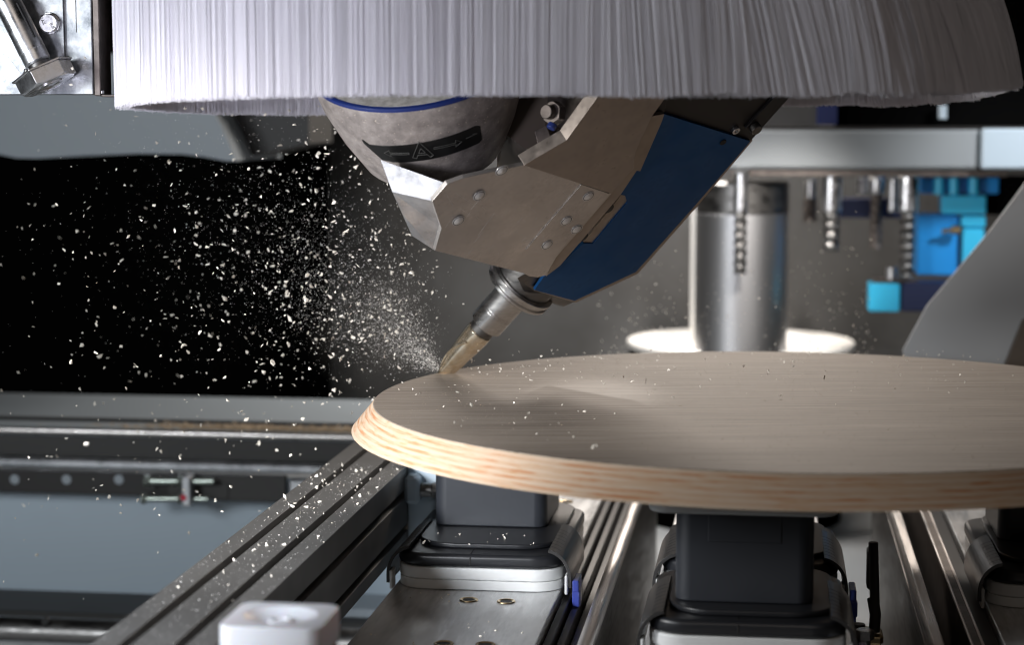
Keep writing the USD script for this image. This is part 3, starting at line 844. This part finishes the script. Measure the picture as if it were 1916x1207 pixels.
# ------------------------------------------------------------------ brush curtain of the dust hood
trace = [(215, 203, 1.68), (222, 200, 1.62), (255, 195, 1.57), (330, 190, 1.52), (430, 186, 1.48), (560, 183, 1.45), (720, 181, 1.43), (900, 181, 1.42), (1100, 182, 1.41), (1300, 182, 1.40), (1480, 181, 1.40), (1650, 180, 1.40), (1780, 178, 1.42), (1850, 175, 1.46), (1898, 169, 1.53), (1914, 162, 1.62), (1890, 172, 1.72), (1840, 186, 1.82), (1760, 196, 1.88), (1640, 200, 1.92), (1480, 200, 1.95), (1250, 203, 1.97), (1000, 208, 1.98), (800, 214, 1.98), (635, 217, 1.98), (520, 217, 1.97), (420, 216, 1.95), (330, 213, 1.90), (262, 209, 1.82), (228, 206, 1.75)]
TP = np.array([at(*q) for q in trace])
TP = np.vstack([TP, TP[:1]])
seg = np.r_[0, np.cumsum(np.linalg.norm(np.diff(TP, axis=0), axis=1))]
from scipy.interpolate import CubicSpline
ring = CubicSpline(seg, TP, bc_type='periodic')
brush = thing('dust_brush', 'hanging curtain of fine pale bristles closing round the milling head at the top', 'brush')
rng = np.random.default_rng(11)


def bristles(n, s0, s1, depth, seed):
    r = np.random.default_rng(seed)
    s = r.uniform(s0, s1, n)
    P = ring(s)
    T = ring(s, 1)
    T[:, 2] = 0
    T /= np.linalg.norm(T, axis=1, keepdims=True)
    inw = np.stack([-T[:, 1], T[:, 0], np.zeros(n)], 1)
    d = r.uniform(0, depth, n)
    # tufts: neighbouring bristles lean together
    tuft = meshkit.noise(np.stack([s * 75, d * 200, np.zeros(n)], 1), seed) - .5
    tuft2 = meshkit.noise(np.stack([s * 340, d * 300, np.ones(n)], 1), seed + 1) - .5
    vx = (P - EYE) @ RT / np.maximum((P - EYE) @ FWD, .1)
    lean = np.clip((vx - .045) / .20, 0, 1) * .42                   # the right half is swept to the right
    amp = .03 + .50 * np.clip((vx - .02) / .15, 0, 1)
    L = .128
    k = 6
    out = np.zeros((n, k, 3))
    zb = P[:, 2] + .0020 + tuft * .0030 * np.clip((vx + .1) / .2, .35, 1) + r.normal(0, .0009, n) + np.abs(r.normal(0, .0008, n)) * (r.random(n) < .3)
    base = P + inw * d[:, None]
    for j, u in enumerate(np.linspace(0, 1, k)):
        q = base.copy()
        q[:, 2] = zb + u * L
        side = -(lean * (.55 * u + .45 * u * u)) * L + (tuft * amp * .30 + tuft2 * .022) * L * (u * (1.5 - .6 * u)) 
        q += RT * side[:, None] - inw * (tuft2 * .012 * L * u)[:, None]
        out[:, j] = q
    return out


sf = float(seg[15])                                            # front runs up to the right end
B1 = bristles(32000, -0.03, sf + .02, .013, 5)
B2 = bristles(20000, sf + .02, float(seg[-1]) - .03, .012, 6)
for nm, B in (('front_bristles', B1), ('rear_bristles', B2)):
    cv = UsdGeom.BasisCurves.Define(stage, f'{brush.GetPath()}/{nm}')
    cv.CreateTypeAttr('linear')
    cv.CreateCurveVertexCountsAttr(Vt.IntArray.FromNumpy(np.full(len(B), B.shape[1], np.int32)))
    cv.CreatePointsAttr(Vt.Vec3fArray.FromNumpy(B.reshape(-1, 3).astype(np.float32)))
    cv.CreateWidthsAttr(Vt.FloatArray([.00046]))
    cv.SetWidthsInterpolation('constant')
    UsdShade.MaterialBindingAPI.Apply(cv.GetPrim()).Bind(MATS['bristle_nylon'])
    cv.GetPrim().SetCustomDataByKey('kind', 'stuff')
uu = np.linspace(0, seg[-1], 160, endpoint=False)
RP = ring(uu)
T = ring(uu, 1)
T[:, 2] = 0
T /= np.linalg.norm(T, axis=1, keepdims=True)
inw = np.stack([-T[:, 1], T[:, 0], 0 * uu], 1)
ring4 = []
for o, z in ((-.003, .13), (-.003, .16), (.016, .16), (.016, .13)):
    q = RP + inw * o
    vx = (RP - EYE) @ RT / ((RP - EYE) @ FWD)
    q = q - RT * (np.clip((vx - .045) / .20, 0, 1) * .42 * .125)[:, None]
    q[:, 2] = 1.265 + z - .02
    ring4.append(q)
part(brush, 'bristle_holder', loft(ring4 + ring4[:1], caps=False), 'black_rail', smooth=30)

# ------------------------------------------------------------------ right background: tool magazine, column, blocks
YB = 2.85
bq = lambda px, py, y=YB: ony(px, py, y)
t = thing('magazine_beam', 'blurred pale grey horizontal beam holding a row of drill tools', 'beam')
x0, x1 = bq(1340, 280)[0], bq(1833, 280)[0]
part(t, 'beam', box((x0, YB, bq(1600, 316)[2]), (x1, YB + .12, bq(1600, 242)[2]), .004), 'beam_grey')
part(t, 'end_cover', box((x1 + .0015, YB - .012, bq(1900, 316)[2]), (x1 + .35, YB + .12, bq(1900, 240)[2]), .003), 'light_panel')
part(t, 'top_gap', box((x0, YB + .002, bq(1600, 241)[2]), (x1 + .3, YB + .1, bq(1600, 236)[2])), 'black_rail')
part(t, 'under_plate', box((x0 + .02, YB + .01, bq(1600, 330)[2]), (x1 + .04, YB + .11, bq(1600, 317)[2])), 'brown_steel')
t = thing('upper_housing', 'grey housing block above the magazine beam under the brush', 'housing')
part(t, 'block', box((bq(1400, 0)[0], YB + .03, bq(1500, 235)[2]), (bq(1533, 0)[0], YB + .15, bq(1500, 100)[2])), 'wall_grey')
part(t, 'blue_strip', box((bq(1534, 0)[0], YB + .025, bq(1500, 233)[2]), (bq(1572, 0)[0], YB + .14, bq(1500, 100)[2])), 'blue_rim')
part(t, 'dark_block', box((bq(1573, 0)[0], YB + .05, bq(1500, 236)[2]), (bq(1990, 0)[0], YB + .2, bq(1500, -60)[2])), 'void_black')
part(t, 'pin', rod(bq(1764, 222, YB + .03), bq(1764, 196, YB + .03), .006), 'light_panel')

TOOLS = [  # px, top, shank end, bit end, half width of holder, bit half width, dy, label
    (1385, 320, 398, 512, 11, 10, -.06, 'long drill tool with thin bit hanging in front of the steel column'),
    (1515, 335, 372, 414, 9, 11, .10, 'short drill tool hanging between the column and the thick cutter'),
    (1555, 320, 396, 470, 15, 13, -.01, 'thick end mill with a bright shank hanging right of the column'),
    (1639, 330, 362, 465, 12, 9, .08, 'brown twisted drill bit hanging near the blue blocks'),
    (1669, 332, 396, 398, 7, 3, .05, 'stubby bright pin hanging between two drill bits'),
    (1697, 326, 396, 520, 16, 11, 0, 'long drill tool with bright shank left of the azure block'),
    (1612, 328, 362, 366, 8, 4, .06, 'smallest bright stub hanging from the beam')]
for px, ya, yb_, yc_, hw, bw, dy, lab in TOOLS:
    y = YB + .05 + dy
    A, M, Bt = bq(px, ya, y), bq(px + 1, yb_, y), bq(px + 2, yc_, y)
    s = y / F * 1.22
    t = thing('drill_tool', lab, 'drill tool')
    part(t, 'shank', revolve([(0, 0), (hw * s * .9, 0), (hw * s, .004), (hw * s, A[2] - M[2] - .004), (hw * s * 1.25, A[2] - M[2]), (0, A[2] - M[2])], 28, M, (0, 0, 1)), 'chrome', smooth=25)
    Lb = M[2] - Bt[2]
    if Lb > .01:
        N = int(Lb / .0025) + 2
        sv = []
        for i in range(N):
            th = i / N * Lb * 220
            for u in np.linspace(0, 2 * np.pi, 12, endpoint=False):
                r = bw * s * (.74 + .26 * abs(math.cos(u - th)))
                sv.append((r * math.cos(u), r * math.sin(u), -Lb * i / (N - 1)))
        rings_ = np.array(sv).reshape(N, 12, 3)[::-1]
        part(t, 'drill_bit', placed(loft(list(rings_)), M, (0, 0, 1)), 'brown_steel' if px in (1639, 1515) else 'dark_steel', smooth=30)

t = thing('steel_column', 'blurred shiny round steel column standing on the bright white disc', 'column')
yc2 = 2.95
A, Bc = ony(1385, 672, yc2), ony(1385, 338, yc2)
rc = 86 * yc2 / F
part(t, 'tube', revolve([(0, 0), (rc * 1.02, 0), (rc * 1.02, .012), (rc, .014), (rc, (Bc - A)[2] * .82), (rc * .97, (Bc - A)[2] * .825)], 64, A, (0, 0, 1)), 'column_steel', smooth=30)
part(t, 'upper_sleeve', revolve([(rc * .97, (Bc - A)[2] * .826), (rc * 1.0, (Bc - A)[2] * .83), (rc * 1.0, (Bc - A)[2] * .985), (rc * .95, (Bc - A)[2]), (0, (Bc - A)[2])], 64, A, (0, 0, 1)), 'dark_steel', smooth=30)
t = thing('foot_disc', 'glaring white round plate at the foot of the steel column', 'plate')
zc = onz(1385, 635, .9)[2]
ycd = 3.08
cd = ony(1385, 636, ycd)
rd = 211 * ycd / F
part(t, 'disc', revolve([(0, -.010), (rd, -.010), (rd, -.002), (rd - .002, 0), (0, 0)], 96, cd, (0, 0, 1)), 'base_white', smooth=30)
part(t, 'black_foot', revolve([(0, -.3), (rd * .9, -.3), (rd * .985, -.0105), (0, -.0105)], 64, cd, (0, 0, 1)), 'void_black', smooth=30)
t = thing('corner_strip', 'thin upright pale strip left of the steel column', 'strip')
q = ony(1293, 385, 3.05)
part(t, 'strip', box((q[0], 3.05, ony(1297, 640, 3.05)[2]), (ony(1302, 385, 3.05)[0], 3.07, ony(1297, 330, 3.05)[2])), 'base_white')
t = thing('drill_unit', 'bright blue and cyan machine blocks right of the hanging drills', 'machine block')
yd = 2.95
dq = lambda px, py, y=yd: ony(px, py, y)


def dbox(px0, py0, px1, py1, dy, th, name, ma):
    a, b = dq(px0, py1, yd + dy), dq(px1, py0, yd + dy)
    part(t, name, box((a[0], yd + dy, a[2]), (b[0], yd + dy + th, b[2]), .002), ma)


dbox(1715, 402, 1794, 515, 0, .08, 'azure_body', 'azure_block')
dbox(1798, 404, 1845, 425, -.01, .06, 'cyan_plate', 'cyan_block')
dbox(1798, 428, 1842, 560, -.012, .06, 'cyan_plate', 'cyan_block')
dbox(1762, 366, 1846, 400, -.014, .06, 'cyan_bar', 'cyan_block')
dbox(1722, 332, 1870, 362, .01, .06, 'head_block', 'azure_block')
dbox(1570, 372, 1700, 408, .06, .04, 'navy_rail', 'navy_block')
dbox(1846, 330, 1960, 402, .02, .06, 'dark_block', 'void_black')
for px in (1757, 1785, 1822):
    A, Bq = dq(px, 332, yd - .01), dq(px, 364, yd - .01)
    part(t, 'pin', rod(Bq, A, 9 * yd / F), 'cyan_block')
A = dq(1780, 430, yd - .02)
part(t, 'lock_lever', [rod(A, dq(1797, 430, yd - .02), .007), rod(dq(1762, 433, yd - .02), A, .0035)], 'brass')
t = thing('tool_gripper', 'dark gripper arm with a bright cyan end block below the drills', 'gripper')
dbox(1625, 531, 1684, 583, -.05, .05, 'cyan_end', 'cyan_block')
dbox(1685.5, 529, 1790, 583, -.048, .05, 'arm', 'navy_block')
part(t, 'clamp_screw', rod(dq(1668, 530, yd - .03), dq(1668, 500, yd - .03), .008), 'chrome')
part(t, 'top_plate', box((dq(1640, 0)[0], yd - .045, dq(1640, 529, yd - .045)[2]), (dq(1725, 0)[0], yd - .01, dq(1640, 523, yd - .045)[2])), 'brown_steel')

t = thing('slanted_panel', 'large grey sheet panel with a slanted edge at the far right', 'panel')
ys = 2.45
P2 = [ony(x, y, ys)[[0, 2]] for x, y in [(1990, 250), (1917, 344), (1852, 432), (1735, 572), (1690, 655), (1700, 760), (1990, 760)]]
part(t, 'sheet', prism_y(Polygon(P2), ys, ys + .006), 'slant_panel')
t = thing('wooden_strip', 'tan strip behind the board at the far right edge', 'strip')
P2 = [ony(x, y, ys - .06)[[0, 2]] for x, y in [(1916, 600), (1880, 690), (1880, 740), (1990, 740), (1990, 580)]]
part(t, 'strip', prism_y(Polygon(P2), ys - .06, ys - .04), 'brown_dull')

# hose connectors in the right bay
t = thing('hose_connector', 'black hose clips and brass fitting hanging in the bay right of the tall pod', 'fitting')
yh = 1.66
hq = lambda px, py, y=yh: ony(px, py, y)
part(t, 'clip', [box(hq(1622, 1105), hq(1634, 1022, yh + .02), .002), rod(hq(1637, 1130), hq(1634, 1015), .0042)], 'black_rail')
part(t, 'hose', tube([hq(1633, 1120), hq(1638, 1150), hq(1636, 1180), hq(1620, 1200)], .005, 12), 'black_rail')
part(t, 'brass_body', box(hq(1612, 1210), hq(1650, 1172, yh + .03), .003), 'brass')
part(t, 'cap_nut', [hexnut(hq(1618, 1196, yh - .02), (0, 0, 1), .008, .008), rod(hq(1618, 1212, yh - .02), hq(1618, 1180, yh - .02), .005)], 'chrome', smooth=15)
part(t, 'black_knob', rod(hq(1606, 1205), hq(1606, 1168), .006), 'black_rail')

# ------------------------------------------------------------------ flying chips, dust and settled sawdust
SRC = onz(826, 699, 1.0)


def chip(r, c, size, flat=.35, long=1.5):
    p = r.normal(size=(9, 3))
    p /= np.linalg.norm(p, axis=1, keepdims=True)
    p *= r.uniform(.6, 1.0, (9, 1))
    p *= np.array([long, 1.0, flat]) * size * .5
    q = trimesh.transformations.random_rotation_matrix(r.random(3))[:3, :3]
    return hull(p @ q.T + c)


def tets(r, C, size, stretch=None):
    """many small four-cornered flakes as one mesh"""
    n = len(C)
    base = np.array([[1, 1, 1], [1, -1, -1], [-1, 1, -1], [-1, -1, 1.]]) * .42
    v = base[None] * (1 + .5 * r.normal(size=(n, 4, 3)))
    v *= size[:, None, None]
    if stretch is not None:
        d, k = stretch
        al = np.einsum('nij,nj->ni', v, d)
        v = v * .45 + (al * k)[..., None] * d[:, None]
    v = v + C[:, None]
    f = np.array([[0, 1, 2], [0, 3, 1], [0, 2, 3], [1, 3, 2]])[None] + (np.arange(n) * 4)[:, None, None]
    return trimesh.Trimesh(v.reshape(-1, 3), f.reshape(-1, 3), process=False)


r = np.random.default_rng(21)


def spray(n, near=False):
    th = np.radians(np.where(r.random(n) < .72, r.normal(142, 28, n), r.uniform(92, 200, n)))
    if near:
        th = np.radians(r.normal(136, 17, n))
    rad = r.gamma(3.4, .068, n) + .01 if not near else r.gamma(1.7, .075, n) + .004
    dep = r.normal(0, .30, n)
    C = SRC + (rad * np.cos(th))[:, None] * RT + (rad * dep)[:, None] * HD + (rad * np.sin(th) - .25 * rad ** 2)[:, None] * K
    return C, rad, th


C, rad, th = spray(1050)
ok = (C[:, 2] < 1.29 + .02) & (rad < .62)
C, rad = C[ok], rad[ok]
size = np.clip(r.lognormal(math.log(.0028), .42, len(C)), .0010, .0060)
# a few that have fallen to the lower left
n2 = 130
px2, py2 = r.uniform(0, 640, n2), r.uniform(380, 1010, n2)
C2 = np.array([at(a, b, d) for a, b, d in zip(px2, py2, r.normal(1.85, .16, n2))])
C = np.vstack([C, C2])
size = np.r_[size, np.clip(r.lognormal(math.log(.0030), .3, n2), .0015, .005)]
# over and behind the board, drifting right
n3 = 420
px3 = r.uniform(1120, 1640, n3)
py3 = np.clip(r.normal(600, 70, n3), 380, 660)
C3 = np.array([at(a, b, d) for a, b, d in zip(px3, py3, r.uniform(2.12, 2.6, n3))])
C = np.vstack([C, C3])
size = np.r_[size, np.clip(r.lognormal(math.log(.0020), .35, n3), .001, .004)]
# hovering just above the board
n4 = 380
ang4, rad4 = r.uniform(0, 2 * np.pi, n4), .36 * np.sqrt(r.random(n4))
C4 = np.stack([DC[0] + rad4 * np.cos(ang4), DC[1] + rad4 * np.sin(ang4), np.zeros(n4)], 1)
C4[:70, :2] = (SRC + (np.abs(r.normal(.0, .10, 70)) + .015)[:, None] * (np.cos(r.uniform(-.9, .45, 70))[:, None] * RT + np.sin(r.uniform(-.9, .45, 70))[:, None] * HD))[:, :2]
C4 = C4[np.hypot(C4[:, 0] - DC[0], C4[:, 1] - DC[1]) < .36]
C4 = C4[(C4[:, 1] > 1.70) | (C4[:, 0] < -.12)]
C4[:, 2] = 1.0 + np.abs(r.normal(0, .010, len(C4))) + .0012
C = np.vstack([C, C4])
size = np.r_[size, np.clip(r.lognormal(math.log(.0020), .3, len(C4)), .001, .0035)]
# settled on the slotted rail
n5 = 100
C5 = np.stack([r.uniform(X0, X1, n5), 1.92 - np.abs(r.gamma(1.5, .13, n5)), np.full(n5, ZT + .0007)], 1)
C = np.vstack([C, C5])
size = np.r_[size, np.clip(r.lognormal(math.log(.0026), .35, n5), .001, .005)]
# settled on the left console and on the ledges of the pods
n8 = 46
C8 = np.vstack([np.stack([r.uniform(-.335, -.195, n8), r.uniform(1.42, 1.72, n8), np.full(n8, ZB + .0006)], 1), np.stack([r.uniform(-.32, -.21, 16), r.uniform(1.735, 1.80, 16), np.full(16, ZB + .0393)], 1)])
C = np.vstack([C, C8])
size = np.r_[size, np.clip(r.lognormal(math.log(.0017), .35, len(C8)), .0008, .0032)]
DD = (C - EYE) @ FWD
seen = size / DD
order = np.argsort(-seen)
big, rest = order[:300], order[300:]
for i in big:
    m = part(None, 'wood_chip', chip(r, C[i], size[i], r.uniform(.45, .8), r.uniform(1.0, 1.7)), 'chip_wood', smooth=False)
    tag(m, 'pale wood chip of the larger ones thrown up by the cutter', 'wood chip', 'larger wood chips flying from the cutter')
p = part(None, 'flying_sawdust', [chip(r, C[i], size[i], r.uniform(.3, .6), r.uniform(1.1, 2.1)) for i in rest], 'chip_wood', smooth=False)
tag(p, 'cloud of smaller pale wood chips spraying left of the cutter', 'sawdust', kind='stuff')
Cd, rd_, thd = spray(14000, True)
sd_ = np.clip(r.lognormal(math.log(.00032), .45, len(Cd)), .0002, .0013)
dirs = (Cd - SRC) / np.linalg.norm(Cd - SRC, axis=1, keepdims=True)
okd = Cd[:, 2] < 1.30
fine = tets(r, Cd[okd], sd_[okd])
nk = np.nonzero(rd_ < .10)[0][:350]
fib = tets(r, Cd[nk], sd_[nk] * 1.2, (dirs[nk], 4.0))
p = part(None, 'fine_dust', [fine, fib], 'dust_pale', smooth=False)
tag(p, 'mist of very fine wood dust fanning out from the cutter tip', 'dust', kind='stuff')
n9 = 2600
yq = Y + .006 + np.abs(r.normal(0, .012, n9))
Cq = np.stack([np.where(r.random(n9) < .75, r.normal(-.62, .10, n9), r.uniform(-.75, -.22, n9)), yq, np.full(n9, zt + .0006) + r.uniform(0, .004, n9) * (r.random(n9) < .5)], 1)
p = part(None, 'sawdust_drift', tets(r, Cq, np.clip(r.lognormal(math.log(.0022), .4, n9), .001, .005)), 'dust_tan', smooth=False)
tag(p, 'tan drift of sawdust lying along the edge of the bed rail', 'sawdust', kind='stuff')
n6 = 1700
Cs = np.stack([r.uniform(X0 + .001, X1 - .001, n6), r.uniform(1.15, 1.92, n6), np.full(n6, ZT + .0002)], 1)
slotted = np.abs((Cs[:, 0] - X0) / w - .275) < .055
slotted |= np.abs((Cs[:, 0] - X0) / w - .715) < .055
Cs = Cs[~slotted]
p = part(None, 'settled_dust', tets(r, Cs, np.clip(r.lognormal(math.log(.00034), .45, len(Cs)), .0002, .001)), 'dust_pale', smooth=False)
tag(p, 'pale specks of sawdust settled on the slotted rail', 'sawdust', kind='stuff')
n7 = 5000
a7, r7 = r.uniform(0, 2 * np.pi, n7), .365 * np.sqrt(r.random(n7))
Ct = np.stack([DC[0] + r7 * np.cos(a7), DC[1] + r7 * np.sin(a7), np.full(n7, 1.0001)], 1)
p = part(None, 'board_dust', tets(r, Ct, np.clip(r.lognormal(math.log(.00028), .40, n7), .0002, .0009)), 'dust_tan', smooth=False)
tag(p, 'thin scatter of sawdust grains on the top face of the round board', 'sawdust', kind='stuff')

# soft cloud of the finest dust round the cut
mist_c = SRC + .075 * (math.cos(math.radians(142)) * RT + math.sin(math.radians(142)) * K)
mm = trimesh.creation.icosphere(3, 1.0)
mm.apply_scale((.115, .075, .085))
md = math.radians(142)
mm = placed(mm, mist_c, HD, math.cos(md) * RT + math.sin(md) * K)
MATS['mist'] = usdkit.material(stage, '/World/Looks/mist', {
    'g': ('geometry', {}), 'd': ('vector_math', {'math_type': 'distance', 'vector2': tuple(mist_c)}), 'f': ('map_range', {'range_type': 'smoothstep', 'from_min': .005, 'from_max': .085, 'to_min': 1., 'to_max': 0., 'clamp': True}),
    'n': ('noise_texture', {'scale': 26., 'detail': 4., 'roughness': .6}), 'nr': ('map_range', {'from_min': .38, 'from_max': .70, 'to_min': .1, 'to_max': 1.6, 'clamp': True}),
    'm': ('math', {'math_type': 'multiply'}), 'm2': ('math', {'math_type': 'multiply', 'value2': 1.3}), 'v': ('principled_volume', {'color': (.88, .85, .80), 'anisotropy': .2})},
    [('g.position', 'd.vector1'), ('d.value', 'f.value'), ('g.position', 'n.vector'), ('n.fac', 'nr.value'), ('f.result', 'm.value1'), ('nr.result', 'm.value2'), ('m.value', 'm2.value1'), ('m2.value', 'v.density')], volume='v.volume')
p = part(None, 'dust_cloud', mm, 'mist', smooth=True)
tag(p, 'faint hazy cloud of wood dust around the cutter tip', 'dust cloud', kind='stuff')
